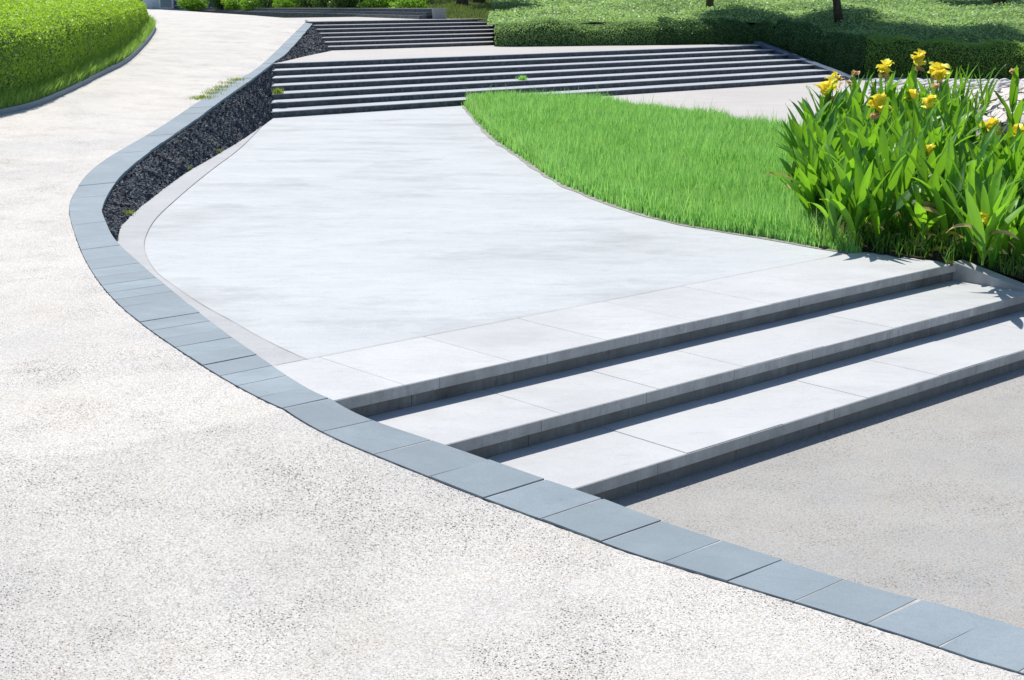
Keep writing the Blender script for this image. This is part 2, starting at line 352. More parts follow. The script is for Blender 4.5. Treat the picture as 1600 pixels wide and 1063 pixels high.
# ------------------------------------------------------------------ kerb of blue grey stones
kerb = empty('stone_kerb', (*XY(7, 5), .5), 'curved kerb of blue grey slate stones between ramp and steps', 'kerb')
arc = np.concatenate([[0], np.cumsum(np.hypot(np.diff(UU), np.diff((oE+iE)/2)))])
st = 0.0; nst = 0; cuts = [0]
while st < arc[-1]-.6:
    u_c = float(np.interp(st, arc, UU)); base = (.38 if u_c < 7.2 else .31) if st < 11 else .33+min((st-11)*.12, .55)
    st += base*(1+random.uniform(-.06, .06)); cuts.append(min(st, arc[-1]))
cuts[-1] = arc[-1]
mb = MB()
for i in range(0, len(UU)-1, 2):
    j = min(i+2, len(UU)-1)
    q = [(UU[i], oE[i]+.004), (UU[i], iE[i]-.006), (UU[j], iE[j]-.006), (UU[j], oE[j]+.004)]
    zs = [fld(UU[i]), fld(UU[i]), fld(UU[j]), fld(UU[j])]
    mb.prism([XY(*p) for p in q], [z-.45 for z in zs], [z+.0068 for z in zs])
mb.build('mortar_bed', M['mortar'], kerb)
for c0, c1 in zip(cuts[:-1], cuts[1:]):
    u_m = float(np.interp(c0, arc, UU)); g = (.005 if u_m < 7.4 else .003)*random.uniform(.5, 1.4)
    a0, a1 = c0+g, c1-g; ns = 13; sk = random.uniform(-.012, .012)
    top = []; low = []
    dz = random.choice([0, 0, 0, .001, .004])
    for s in np.linspace(a0, a1, ns):
        u = float(np.interp(s, arc, UU)); t = (s-a0)/(a1-a0)-.5
        e0, e1 = float(np.interp(u, UU, oE)), float(np.interp(u, UU, iE)); z = fld(u)
        du = .0
        for e in (e0, e1):
            us_ = u+(sk if e == e1 else 0); z = fld(us_); top.append((*XY(us_, e), z+.0095+dz)); low.append((*XY(us_, e), z-.10))
    n2 = len(top); fs = []
    for i in range(ns-1):
        a, b, c, d = 2*i, 2*i+1, 2*i+3, 2*i+2
        fs += [(a, d, c, b), (a+n2, b+n2, c+n2, d+n2), (a, a+n2, d+n2, d), (b, c, c+n2, b+n2)]
    fs += [(0, 1, 1+n2, n2), (2*ns-2, 2*ns-2+n2, 2*ns-1+n2, 2*ns-1)]
    mb = MB(); mb.add(top+low, fs); mb.build('kerb_stone', M['kerbstone'], kerb, bevel=.0025)
    nst += 1
print('kerb stones', nst)
# crack line at the ramp edge of the kerb: dark strip under the gap
mb = MB()
for i in range(0, len(UU)-1, 4):
    j = min(i+4, len(UU)-1)
    mb.prism([XY(UU[i], oE[i]-.05), XY(UU[i], oE[i]+.002), XY(UU[j], oE[j]+.002), XY(UU[j], oE[j]-.05)], [fld(UU[i])-.1]*2+[fld(UU[j])-.1]*2, [fld(UU[i])-.02]*2+[fld(UU[j])-.02]*2)
mb.build('joint_filler', M['joint'], kerb)
# ------------------------------------------------------------------ lower steps
LOW = [(5.79, .165), (6.54, .33), (7.31, .495)]
steps = empty('stone_steps', (*XY(6.5, 9), .2), 'three broad pale stone steps in the foreground, meeting the blue kerb', 'steps')
ER = 12.10
for i, (u0, z) in enumerate(LOW):
    u1 = LOW[i+1][0]+.03 if i < 2 else 8.30
    zb = -.06 if i == 0 else LOW[i-1][1]-.08
    e_end = ER if i == 2 else 16.5 if i == 0 else 13.4
    cutsE = [4.0]; e = {0: 6.62, 1: 6.25, 2: 5.55}[i]
    while e < e_end-.3: cutsE.append(e); e += .94+random.uniform(-.03, .03)
    cutsE.append(e_end)
    if i: ue_box_hi = None
    for a, b in zip(cutsE[:-1], cutsE[1:]):
        a2 = max(a, 4.3) ; mb = MB()
        el0 = Ei(u0)-.12; el1 = Ei(u1)-.12
        dz = random.uniform(-.003, .002) if i < 2 else random.uniform(-.0005, .0005); du = random.uniform(-.006, .0)
        if b < min(el0, el1): continue
        mb.prism([XY(u0+du, max(a+.001, el0)), XY(u0+du, b-.001), XY(u1-.004, b-.001), XY(u1-.004, max(a+.001, el1) if a > el0-.3 else el1)], z-.078+dz, z+dz)
        mb.build('tread_slab', M['tread'], steps, bevel=.006)
    # darker stones below the nosing, one long course of blocks
    cutsR = [Ei(u0)-.12]; e = cutsR[0]+random.uniform(.6, 1.0)
    while e < e_end-.3: cutsR.append(e); e += .94+random.uniform(-.05, .05)
    cutsR.append(e_end)
    for a, b in zip(cutsR[:-1], cutsR[1:]):
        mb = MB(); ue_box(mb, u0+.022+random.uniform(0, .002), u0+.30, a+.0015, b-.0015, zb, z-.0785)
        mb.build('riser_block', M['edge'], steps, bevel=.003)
# fill under treads so nothing is hollow
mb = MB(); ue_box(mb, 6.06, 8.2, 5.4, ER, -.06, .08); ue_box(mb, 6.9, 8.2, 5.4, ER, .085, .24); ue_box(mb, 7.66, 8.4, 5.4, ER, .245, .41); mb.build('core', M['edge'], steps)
# nosing faces in grey stone (shade side of slabs keeps its own stone) -> thin facing strips
for i, (u0, z) in enumerate(LOW):
    e_end = ER if i == 2 else 16.5 if i == 0 else 13.4
    e = Ei(u0)-.1
    while e < e_end-.02:
        b = min(e+.94+random.uniform(-.05, .05), e_end)
        mb = MB(); ue_box(mb, u0-.012, u0-.0065, e+.002, b-.002, z-.0765, z-.0035)
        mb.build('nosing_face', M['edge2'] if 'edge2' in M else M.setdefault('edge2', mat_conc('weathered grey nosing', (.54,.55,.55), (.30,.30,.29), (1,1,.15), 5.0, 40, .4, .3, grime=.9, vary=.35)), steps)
        e = b
# planter wall at right end of the top step
wu1, we = 7.34, ER+.005
mb = MB(); mb.prism([XY(6.56, we), XY(6.56, we+.16), XY(wu1, we+.16), XY(wu1, we)], .25, [.345, .345, .507, .507])
mb.build('planter_wall', M['edge2'], bevel=.005); tag(bpy.data.objects['planter_wall'], 'short sloping grey wall closing the top step beside the cannas', 'wall')
# ------------------------------------------------------------------ flights further up
def flight(name, u0, n, rise, tread, z0, EL, ERt, label, m_t, m_r, th=.045, over=.025):
    t = empty(name, (*XY(u0, EL(u0)), z0), label, 'steps')
    for i in range(n):
        ua = u0+i*tread; ub = ua+tread+.03 if i < n-1 else ua+tread*.6; z = z0+(i+1)*rise
        e1 = ERt(ua); nseg = 24; la = EL(ua); lb = EL(min(ub, u0+(n-1)*tread))
        top = MB(); es_ = np.linspace(0, 1, nseg+1)
        vs = []; 
        for s in es_:
            w1 = .006*vnoise((s*9+i*3, i, 0), 1.0); ea = la+(e1-la)*s; eb = lb+(e1-lb)*s
            vs += [(*XY(ua-over+w1, ea), z), (*XY(ub, eb), z), (*XY(ub, eb), z-th), (*XY(ua-over+w1, ea), z-th)]
        fs = []
        for k in range(nseg):
            a = 4*k; b = a+4
            fs += [(a, a+1, b+1, b), (a+1, a+2, b+2, b+1), (a+2, a+3, b+3, b+2), (a+3, a, b, b+3)]
        fs += [(0, 3, 2, 1), (4*nseg, 4*nseg+1, 4*nseg+2, 4*nseg+3)]
        top.add(vs, fs); top.build('tread', m_t, t)
        r = MB(); ue_box(r, ua, ua+.3, la, e1, z-rise-.05, z-th-.0005); r.build('riser', m_r, t)
    return t
mL0, mL1 = PUE(427,184,.495), PUE(427,100,1.335)
mid_EL = lambda u: float(np.interp(u, [mL0[0], mL1[0]], [mL0[1], mL1[1]]))-.03
mR0, mR1 = PUE(1318,125,.495), PUE(1182,70,1.335)
mid_ER = lambda u: float(np.interp(u, [mR0[0], mR1[0]], [mR0[1], mR1[1]]))
MT = (29.62-25.38)/6
flight('dark_steps', 25.38, 7, .12, MT, .495, mid_EL, mid_ER, 'wide flight of dark slate steps with light edges behind the lawn', M['pale_tread'], M['slate_far'], .016)
fL0, fL1 = PUE(517,79.5,1.335), PUE(491,34,2.035)
far_EL = lambda u: float(np.interp(u, [fL0[0], fL1[0]], [fL0[1], fL1[1]]))-.05
FT = (39.7-35.1)/6
flight('dark_steps', 35.1, 7, .10, FT, 1.335, far_EL, lambda u: float(np.interp(u, [35, 40], [31.6, 36.5])), 'farther and shorter flight of grey steps left of the hedge', M['grey_tread'], M['slate_far'], .014, .01)
# cheek wall right of the middle flight
mb = MB(); a, b = mR0, mR1
mb.prism([XY(a[0]-.25, a[1]-.02), XY(a[0]-.25, a[1]+.33), XY(b[0]+.1, b[1]+.33), XY(b[0]+.1, b[1]-.02)], .3, [.56, .56, 1.43, 1.43])
o = mb.build('sloping_wall', mat_conc('blue slate capping', (.10,.14,.20), (.06,.09,.14)), bevel=.01); tag(o, 'low sloping blue slate wall at the right end of the dark steps', 'wall')
# banks of slate chippings
def bank(name, topUE, botUEZ, label, nrow=10, amp=.05):
    n = 110; 
    def res(a):
        a = np.array(a, float); s = np.concatenate([[0], np.cumsum(np.linalg.norm(np.diff(a[:, :2], axis=0), axis=1))]); t = np.linspace(0, s[-1], n)
        return np.stack([np.interp(t, s, a[:, c]) for c in range(a.shape[1])], 1)
    T, B = res(topUE), res(botUEZ); rows = []
    for i in range(n):
        r = []
        for j in range(nrow+1):
            t = j/nrow; u = T[i,0]*(1-t)+B[i,0]*t; e = T[i,1]*(1-t)+B[i,1]*t; z = (T[i,2])*(1-t)+B[i,2]*t
            x, y = XY(u, e); w = 1 if 0 < j < nrow else .0
            z += w*amp*vnoise((x, y, z), 1.6)+w*.02*vnoise((x, y, z), 7); x += w*.02*vnoise((x, y, z), 6, 5)
            r.append((x, y, z))
        rows.append(r)
    G = np.array(rows); o = grid(name, G, M['slate']); tag(o, label, 'bank', kind='structure'); return G
uu = np.linspace(13.75, 29.68, 60)
topA = [(u, Ei(u)+.004, fld(u)-.045) for u in uu]
G1 = bank('embankment', topA, [(p[0], p[1], .492) for p in bb[::-1]], 'curved bank of dark slate chippings under the ramp kerb')
uu = np.linspace(29.68, i_s[-1][0], 40)
topB = [(u, Ei(u)+.004, fld(u)-.045) for u in uu]
bot = [(29.70, Ei(29.7)+.02, 1.333), (32.4, (Ei(29.7)+fL0[1])/2+.05, 1.333), (fL0[0], fL0[1], 1.333), (fL1[0], fL1[1], 1.95)]
G2 = bank('embankment', topB, bot, 'dark slate bank beside the farther steps')
def chips(name, G, n, size, label):
    a = G.reshape(-1, 3); nr, nc, _ = G.shape
    i = RNG.integers(0, nr-1, n); j = RNG.integers(0, nc-1, n); s, t = RNG.random(n)[:, None], RNG.random(n)[:, None]
    pos = (G[i, j]*(1-s)+G[i+1, j]*s)*(1-t)+(G[i, j+1]*(1-s)+G[i+1, j+1]*s)*t
    nrm = unit(np.cross(G[i+1, j]-G[i, j], G[i, j+1]-G[i, j])); nrm *= np.sign(nrm[:, 2:]+1e-6)
    pos = pos+nrm*.012
    o = leaves(name, pos, size, mchip, None, nrm, .55, .7); return tag(o, label, 'stone chippings', kind='stuff')
k = N('slate chip'); at = k.n('ShaderNodeAttribute', attribute_name='rnd'); k.col(k.ramp(at.outputs['Fac'], [(0, (.010,.017,.028)), (.75, (.032,.050,.075)), (.96, (.06,.09,.13)), (1, (.14,.18,.24))])); k.rough(.65, .25); mchip = k.m
chips('slate_chippings', G1, 42000, .040, 'loose dark slate chippings covering the curved bank')
chips('slate_chippings', G2, 9000, .055, 'loose dark slate chippings beside the farther steps')
# ------------------------------------------------------------------ lawn
L_front = [(727,161),(735,172),(750,190),(775,215),(805,236),(838,258),(870,280),(920,303),(980,325),(1050,345),(1120,358),(1200,370),(1270,383),(1335,394)]
L_back = [(727,161),(760,161),(800,160),(860,161),(900,163),(950,169),(1000,176),(1060,184),(1100,190),(1150,199),(1200,208),(1250,216),(1300,224),(1340,232)]
Z1 = .495
lf = spline([P(x, y, Z1)[:2] for x, y in L_front], 6); lb = spline([P(x, y, Z1)[:2] for x, y in L_back], 6)
n = min(len(lf), len(lb)); kk = 30
G = np.array([[(*(lf[i]*(1-j/kk)+lb[i]*(j/kk)), Z1+.012+.05*math.sin(math.pi*j/kk)*min(1, i/12)) for j in range(kk+1)] for i in range(n)])
tag(grid('ground', G, M['turf']), 'soil under the lawn', 'ground', kind='structure')
def in_grid(G, n, pw=None):
    nr, nc, _ = G.shape
    cen = (G[1:, 1:]+G[:-1, :-1])/2; ar = np.linalg.norm(np.cross(G[1:, :-1]-G[:-1, :-1], G[:-1, 1:]-G[:-1, :-1]), axis=2)
    w = ar*(1.0 if pw is None else cen[:, :, 1]**pw); w = w.ravel()/w.sum()
    c = RNG.choice(len(w), n, p=w); i, j = c//(nc-1), c % (nc-1); s, t = RNG.random(n)[:, None], RNG.random(n)[:, None]
    return (G[i, j]*(1-s)+G[i+1, j]*s)*(1-t)+(G[i, j+1]*(1-s)+G[i+1, j+1]*s)*t
pos = in_grid(G, 150000, -1.0)
edge = lf[RNG.integers(0, len(lf), 9000)]+RNG.normal(size=(9000, 2))*.035
pos = np.concatenate([pos, np.column_stack([edge, np.full(9000, Z1+.004)])])
hv = np.array([.75+.5*mnoise.noise(Vector((p[0]*.9, p[1]*.9, 3))) for p in pos[::1]])
h = RNG.uniform(.12, .34, len(pos))*hv*1.15; tall = RNG.random(len(pos)) < .02; h[tall] *= 1.6; h[-9000:] *= .5; xc, yc = P(1335, 390, Z1)[:2]; dd_ = np.hypot(pos[:, 0]-xc, pos[:, 1]-yc); h *= np.clip(.45+dd_/2.2, .45, 1)
# shorter at the near edge
w = RNG.uniform(.006, .012, len(pos))*(.6+pos[:, 1]/30)
o = blades('lawn_grass', pos, h, w, M['grass'], .42, rnd=np.clip(RNG.random(len(pos))*.8+.5*(hv-.75), 0, 1)); tag(o, 'long bright green grass of the curved lawn', 'grass', kind='stuff')
dd = unit(np.gradient(lf, axis=0)); nn_ = np.stack([dd[:,1], -dd[:,0]], 1)
if np.mean(nn_[:, 1]) > 0: nn_ = -nn_
G = np.array([[(*(p+q*(-.08+t*(.20+.06*vnoise((p[0],p[1],0),1.5)))), .4955) for t in (0, .5, 1)] for p, q in zip(lf, nn_)])
tag(grid('pavement', G, mat_conc('dirty grey rim', (.36,.35,.34), (.24,.23,.21), (1,1,1), 3, 50, .4, .3, grime=.7), smooth_=False), 'dirty grey rim of the landing along the lawn', 'pavement', kind='structure')
sel = pos[RNG.random(len(pos)) < .02]
o = blades('lawn_wisps', sel, RNG.uniform(.18, .44, len(sel)), RNG.uniform(.004, .009, len(sel)), mat_leaf('pale grass wisp', (.24,.46,.12), (.52,.68,.34), None, .5, .5, 2), .5); tag(o, 'pale seeding grass wisps standing above the lawn', 'grass', kind='stuff')
# ------------------------------------------------------------------ planting bed soil
bedpts = [P(1262,382,Z1), P(1335,392,Z1), P(1400,400,Z1), P(1489,411,Z1)]
bp = [p[:2] for p in bedpts]+[XY(7.34, ER+.17), XY(6.4, ER+.2), XY(6.2, 16), XY(7.5, 22), P(1640,215,Z1)[:2], P(1420,190,Z1)[:2], P(1290,232,Z1)[:2]]
cx, cy = np.mean([p[0] for p in bp]), np.mean([p[1] for p in bp])
dense = []
for i in range(len(bp)):
    a, b = np.array(bp[i]), np.array(bp[(i+1) % len(bp)])
    for t in np.linspace(0, 1, 24, endpoint=False):
        q = a*(1-t)+b*t
        if i < 3: q = q+np.array([.0, -.10])*abs(vnoise((q[0], q[1], 0), 6))*3.2
        dense.append(q)
rows = []
for q in dense+[dense[0]]:
    r = []
    for j in range(13):
        t = j/12; x, y = np.array([cx, cy])*(1-t)+q*t
        u, e = UE(x, y); zb = Z1+.015 if u > 7.34 else max(.33, Z1-(7.34-u)*.16)
        z = zb+(.10+.05*vnoise((x, y, 0), 3))*(1-t**4)
        r.append((x, y, z))
    rows.append(r)
G = np.array(rows); tag(grid('ground', G, M['soil']), 'dark soil of the flower bed at the right', 'ground', kind='structure')
# low grassy weeds and debris in the bed front
pos = in_grid(G, 42000); pos = pos[pos[:, 1] < 19]
pos = pos[RNG.random(len(pos)) < np.clip(1.5-(pos[:, 1]-14)/4, .1, 1)]
o = blades('bed_grass', pos, RNG.uniform(.04, .22, len(pos)), RNG.uniform(.006, .014, len(pos)), M['bedgrass'], .9); tag(o, 'loose grass growing between the canna stems', 'grass', kind='stuff')
# ------------------------------------------------------------------ cannas
def canna_leaf(V, Fc, base, az, length, width, tilt, droop, twist=0, fold=.25):
    n = 9; d = Vector((math.cos(az), math.sin(az), 0)); side = Vector((-math.sin(az), math.cos(az), 0))
    p = Vector(base); th = tilt; rows = []
    for i in range(n+1):
        t = i/n; w = width*(math.sin(math.pi*min(1, (t*.93+.035))**.80))**.85 if t < 1 else 0.001
        w = max(w, .006 if t < .5 else .001)
        dirv = d*math.sin(th)+Vector((0, 0, 1))*math.cos(th)
        nrm = side.cross(dirv)
        tw = twist*t; s = side*math.cos(tw)+nrm*math.sin(tw); n2 = -side*math.sin(tw)+nrm*math.cos(tw)
        wav = .012*math.sin(t*9+az*3)
        rows.append([p-s*w*.5-n2*(fold*w*.5+wav*.5), p-s*w*.25-n2*fold*w*.3, p, p+s*w*.25-n2*fold*w*.3, p+s*w*.5-n2*(fold*w*.5-wav*.5)])
        p = p+dirv*(length/n); th += droop/n*(.4+1.2*t)
    b = len(V)
    V += [tuple(v) for r in rows for v in r]
    for i in range(n):
        for k in range(4): Fc.append((b+i*5+k, b+i*5+k+1, b+(i+1)*5+k+1, b+(i+1)*5+k))
    return len(rows)*5
def petal_cluster(V, Fc, c, n, s, droopy=0):
    cnt = []
    for k in range(n):
        az = random.uniform(0, 6.28); ti = random.uniform(.2, 1.3)+droopy
        cnt.append(canna_leaf(V, Fc, (c[0]+random.uniform(-.3,.3)*s, c[1]+random.uniform(-.3,.3)*s, c[2]+random.uniform(-.5,.3)*s), az, s*random.uniform(.75, 1.15), s*random.uniform(.7, 1.05), ti, random.uniform(.3, 1.6), random.uniform(-.8, .8), .5))
    return cnt
def rmesh(name, V, Fc, cnts, m, parent):
    me = bpy.data.meshes.new(name); me.from_pydata(V, [], Fc); me.update()
    at = me.attributes.new('rnd', 'FLOAT', 'POINT'); vals = []
    for c in cnts: vals += [random.random()]*c
    at.data.foreach_set('value', vals)
    return link_mesh(name, me, m, parent, True, True)
def canna(x, y, h, label, flower=None, nleaf=None, lean=(0, 0), narrow=1.0, group='canna plants in the flower bed', size=1.0, zb=None):
    if zb is None: zb = Z1+.04
    t = empty('canna_plant', (x, y, zb), label, 'plant', group)
    V, Fc, cn = [], [], []
    nl = nleaf or random.randint(9, 13); a0 = random.uniform(0, 6.28)
    hs = h*(.80 if flower else .55)
    for i in range(nl):
        f = (i+.3)/nl; hb = hs*(.04+.72*f); az = a0+i*2.6+random.uniform(-.5, .5)
        L = size*random.uniform(.55, .85)*(1.15-.25*f)*(1.1 if narrow < 1 else 1)
        if not flower: L = min(L*1.05, h*.8)
        cn.append(canna_leaf(V, Fc, (lean[0]*hb, lean[1]*hb, hb), az, L, size*random.uniform(.075, .14)*narrow, random.uniform(.03, .50)+(.35*(1-f))*random.random(), random.uniform(.05, .55)+(.9*random.random() if random.random() < .28 else 0), random.uniform(-.5, .5)))
    rmesh('foliage', V, Fc, cn, M['canna'], t)
    if random.random() < .45:
        V, Fc, cw = [], [], []
        for _ in range(random.randint(1, 3)): cw.append(canna_leaf(V, Fc, (0, 0, random.uniform(.05, .35)), random.uniform(0, 6.28), random.uniform(.25, .5), random.uniform(.025, .07), random.uniform(.6, 1.2), random.uniform(.6, 1.8), random.uniform(-1.5, 1.5), .6))
        rmesh('withered_leaves', V, Fc, cw, M['dry'] if random.random() < .6 else M['oldleaf'], t)
    s = MB(); top = h if flower else hs*.9
    s.tube([(lean[0]*q*top, lean[1]*q*top, top*q) for q in (0, .35, .7, 1)], [.013, .011, .008, .005], 6); s.build('stem', M['stem'], t, True, True)
    if flower:
        c = (lean[0]*top, lean[1]*top, top)
        if flower in ('big', 'small', 'mixed'):
            V, Fc = [], []; ct = petal_cluster(V, Fc, c, {'big': 16, 'small': 9, 'mixed': 13}[flower], {'big': .155, 'small': .12, 'mixed': .14}[flower]); rmesh('flower', V, Fc, ct, M['petal'], t)
        if flower in ('mixed', 'wilted', 'big'):
            V, Fc = [], []; c2 = (c[0]+random.uniform(-.05, .05), c[1]-.03, c[2]-.09 if flower != 'wilted' else c[2]); ct = petal_cluster(V, Fc, c2, 7, .085, .9); rmesh('wilted_flower', V, Fc, ct, M['wilt'], t)
    return t
def canna_at(px, py, ztop, label, flower, **kw):
    x, y, z = P(px, py, ztop); return canna(x, y, ztop-Z1-.04, label, flower, **kw)
FL = [(1285,142,1.72,'big','canna with a large drooping yellow bloom at the left end of the bed'),
 (1300,126,1.80,'small','canna with an upright yellow bloom just behind the leftmost drooping one'),
 (1328,126,1.80,'wilted','canna with a small orange fading bloom right of the leftmost yellow blooms'),
 (1350,112,1.86,'wilted','canna with a tan dried bud on a thin curved stalk'),
 (1394,108,1.90,'mixed','tall canna with a yellow and tan flower cluster above the middle of the bed'),
 (1423,96,1.98,'big','tallest canna, with bright yellow flower heads nearest the dark hedge'),
 (1455,112,1.90,'big','tall canna with a wide yellow cluster right of the tallest one'),
 (1476,122,1.86,'mixed','canna with a narrow hanging yellow bloom at the right of the wide cluster'),
 (1373,168,1.66,'big','canna with a golden bloom standing among the upper leaves'),
 (1419,152,1.70,'small','canna with a small round yellow bloom below the tallest flower heads'),
 (1438,163,1.66,'small','canna with a small flat yellow bloom low behind the middle leaves'),
 (1453,240,1.36,'small','canna with a single yellow bloom low in the centre of the clump'),
 (1546,203,1.5,'mixed','canna with a ragged yellow bloom in front of the pale rock'),
 (1584,208,1.48,'small','canna with a small yellow bloom at the right edge before the rock'),
 (1592,112,1.80,'wilted','canna with pale orange withered bloom at the far right edge'),
 (1272,288,1.02,'small','short canna with an orange yellow bloom among the lowest left leaves'),
 (1540,345,.95,'small','short canna with a small yellow bloom near the planter wall')]
for px, py, zt, fl, lab in FL:
    canna_at(px, py, zt, lab, fl, lean=(random.uniform(-.08, .08), random.uniform(-.05, .05)))
PL = [(1262,322,.95),(1292,340,1.05),(1318,352,1.1),(1350,362,1.1),(1382,372,1.1),(1412,380,1.15),(1445,390,1.1),(1478,396,1.05),(1512,404,1.1),(1548,412,1.05),(1565,400,.85),(1592,402,.85),(1275,345,.8),(1300,368,.8),(1330,378,.85),(1240,330,.6),(1500,380,1.0),(1400,352,1.1),(1450,366,1.1),(1530,388,1.0),(1570,390,1.0),(1604,390,1.0),(1600,300,1.2),(1345,336,1.1),(1245,285,.7),

 (1290,300,1.15),(1325,312,1.2),(1360,322,1.2),(1398,335,1.2),(1432,345,1.25),(1470,352,1.2),(1506,358,1.2),(1542,366,1.2),(1578,374,1.25),(1610,380,1.25),
 (1268,280,1.0),(1305,276,1.15),(1342,284,1.2),(1380,290,1.2),(1418,300,1.2),(1456,305,1.2),(1492,315,1.2),(1530,320,1.15),(1566,330,1.25),(1602,336,1.25),
 (1310,256,1.1),(1350,258,1.15),(1390,262,1.15),(1430,268,1.15),(1470,274,1.15),(1510,280,1.0),(1262,300,.8),(1290,270,1.2),(1330,240,1.2),(1370,244,1.25),(1410,246,1.25),(1450,250,1.25),(1490,256,1.15),(1540,300,1.1),(1580,310,1.1)]
ORD = ['first','second','third','fourth','fifth','sixth','seventh','eighth','ninth','tenth','eleventh','twelfth','thirteenth','fourteenth','fifteenth','sixteenth','seventeenth','eighteenth','nineteenth','twentieth','twenty first','twenty second','twenty third','twenty fourth','twenty fifth','twenty sixth']
PL = [p for p in PL if not (p[0] > 1520 and p[1] < 335)]
for _ in range(22):
    px = random.uniform(1255, 1590); PL.append((px, random.uniform(262, 352) if px < 1510 else random.uniform(345, 385), random.uniform(.9, 1.15)))
PL += [(1300,388,.7),(1335,390,.8),(1370,388,.9),(1272,366,.65),(1318,372,.9)]
PL.sort(key=lambda p: -p[1]); NR = 6; per = math.ceil(len(PL)/NR); RN = ['front', 'second', 'third', 'fourth', 'fifth', 'rear']
for r_ in range(NR):
    row = sorted(PL[r_*per:(r_+1)*per])
    for i, (px, py, h) in enumerate(row):
        x, y, _ = P(px, py, Z1); sc_ = random.uniform(1.0, 1.22)*(.80 if px > 1515 else 1)
        canna(x, y, h*sc_, '%s green bloomless canna from the left in the %s row of the flower bed' % (ORD[i], RN[r_]), lean=(random.uniform(-.1, .1), random.uniform(-.12, .05)), zb=(Z1+.04 if UE(x, y)[0] > 7.4 else .36))
for i, (px, py, h) in enumerate([(1400,214,1.1),(1432,215,1.15),(1462,212,1.25),(1485,213,1.4),(1500,214,1.45),(1522,216,1.5),(1535,218,1.5)]):
    x, y, _ = P(px, py, Z1); canna(x, y, h, '%s narrow leaved upright canna from the left, behind the broad leaved ones' % ORD[i], narrow=.5, nleaf=7)
# leaning leaves at the left end
for px, py, az, L, lab in [(1265,300,math.pi*.93,.72,'canna with one long dark leaf leaning left over the lawn'), (1300,330,math.pi*1.1,.55,'canna with a low pale leaf drooping towards the landing'), (1258,345,math.pi*1.02,.6,'canna with a broad leaf arching left just above the front of the lawn'), (1262,262,math.pi*.85,.6,'canna with a leaf reaching back over the rear of the lawn'), (1340,388,math.pi*1.45,.5,'low canna with a leaf spilling forward over the landing edge'), (1440,398,math.pi*1.35,.5,'low canna with a thin pale leaf hanging over the top step')]:
    x, y, _ = P(px, py, Z1)
    t = empty('canna_plant', (x, y, Z1+.04), lab, 'plant', 'canna plants in the flower bed')
    V, Fc = [], []; c = [canna_leaf(V, Fc, (0, 0, .25), az, L, .11, .95, .05), canna_leaf(V, Fc, (0, 0, .15), az+.9, .4, .09, .7, .6), canna_leaf(V, Fc, (0, 0, .2), az-2.2, .5, .1, .3, .3)]
    rmesh('foliage', V, Fc, c, M['canna'], t); s = MB(); s.tube([(0, 0, 0), (0, 0, .35)], .011, 6); s.build('stem', M['stem'], t, True)
# dry leaves at the bed edge
pos = []
for _ in range(170):
    px = random.uniform(1275, 1600); py = np.interp(px, [1275, 1490, 1600], [382, 408, 438])-random.uniform(0, 45); x, y, _z = P(px, py, Z1); pos.append((x, y, Z1+.13+random.random()*.12))
o = leaves('leaf_litter', np.array(pos), .10, M['dry'], None, None, 1, .25); tag(o, 'dry brown leaf litter under the cannas', 'leaf litter', kind='stuff')
# ------------------------------------------------------------------ hedges
def hedge_obj(name, front, depth, h, label, mleaf, mcore, nleaf, size, back=None, group=None, slopey=None, bumpy=.05):
    """front: list of (x,y,zbase,ztop); body goes back by depth (dx,dy)"""
    t = empty(name, (front[0][0], front[0][1], front[0][2]), label, 'hedge', group)
    fr = spline([np.array(f) for f in front], 10)
    prof = ([(0, 0, 0), (-.02, .45, 0), (.03, .78, 0), (.16, .95, 0)] if not slopey else [(0, 0, 0), (.0, .5, 0), (.005, .88, 0), (.03, 1, 0)])+[(q, 1.0, 0) for q in (.3, .5, .75, 1.)]
    rows = []
    for f in fr:
        r = []
        for k, (d, hh, _) in enumerate(prof):
            x = f[0]+depth[0]*d; y = f[1]+depth[1]*d; z = f[2]+(f[3]-f[2])*hh
            if k >= 3 and slopey: z += slopey*d
            nn = bumpy*vnoise((x, y, z), 1.1)+bumpy*.6*vnoise((x, y, z), 3.1)
            x += nn*(.8 if k < 4 else 0); y += nn*(.8 if k < 4 else 0); z += nn if k else 0
            r.append((x, y, z))
        rows.append(r)
    G = np.array(rows); grid('branch_core', G, mcore, t)
    a = int(nleaf*.45)
    Gf = G[:, :5]; Gt = G[:, 3:]
    pf = in_grid(Gf, a); pt = in_grid(Gt, nleaf-a)
    dl = math.hypot(*depth); nf = np.array([[-depth[0]/dl, -depth[1]/dl, .35]]); 
    pos = np.concatenate([pf+nf*RNG.uniform(-.02, .07, (len(pf), 1)), pt+np.array([[0, 0, 1.]])*RNG.uniform(-.03, .08, (len(pt), 1))**1])
    nr = np.concatenate([np.repeat(nf, len(pf), 0), np.repeat([[0, 0, 1.]], len(pt), 0)])
    leaves('leafage', pos, size, mleaf, t, nr, 1.2, .5)
    return t
# left hedge along the ramp
def RZ(px, py):
    u, e = R(px, py); return (*XY(u, e), fld(u))
Lk = [(-90,195),(0,180),(60,165),(120,139),(160,118),(200,97),(228,70),(241,52),(243,44),(236,38)]
LK = [RZ(*p) for p in Lk]
front = []
tops = [2.28, 2.36, 2.42, 2.48, 2.54, 2.60, 2.66, 2.70, 2.70, 2.70]
inset = .30
for (x, y, z), tp in zip(LK, tops): front.append((x-inset, y+.10, z, tp))
hedge_obj('clipped_hedge', front, (-8.5, 1.5), 0, 'tall yellow green clipped hedge along the left side of the ramp', M['hedge_yellow'], M['hill'], 190000, .055, bumpy=.05, slopey=.10)
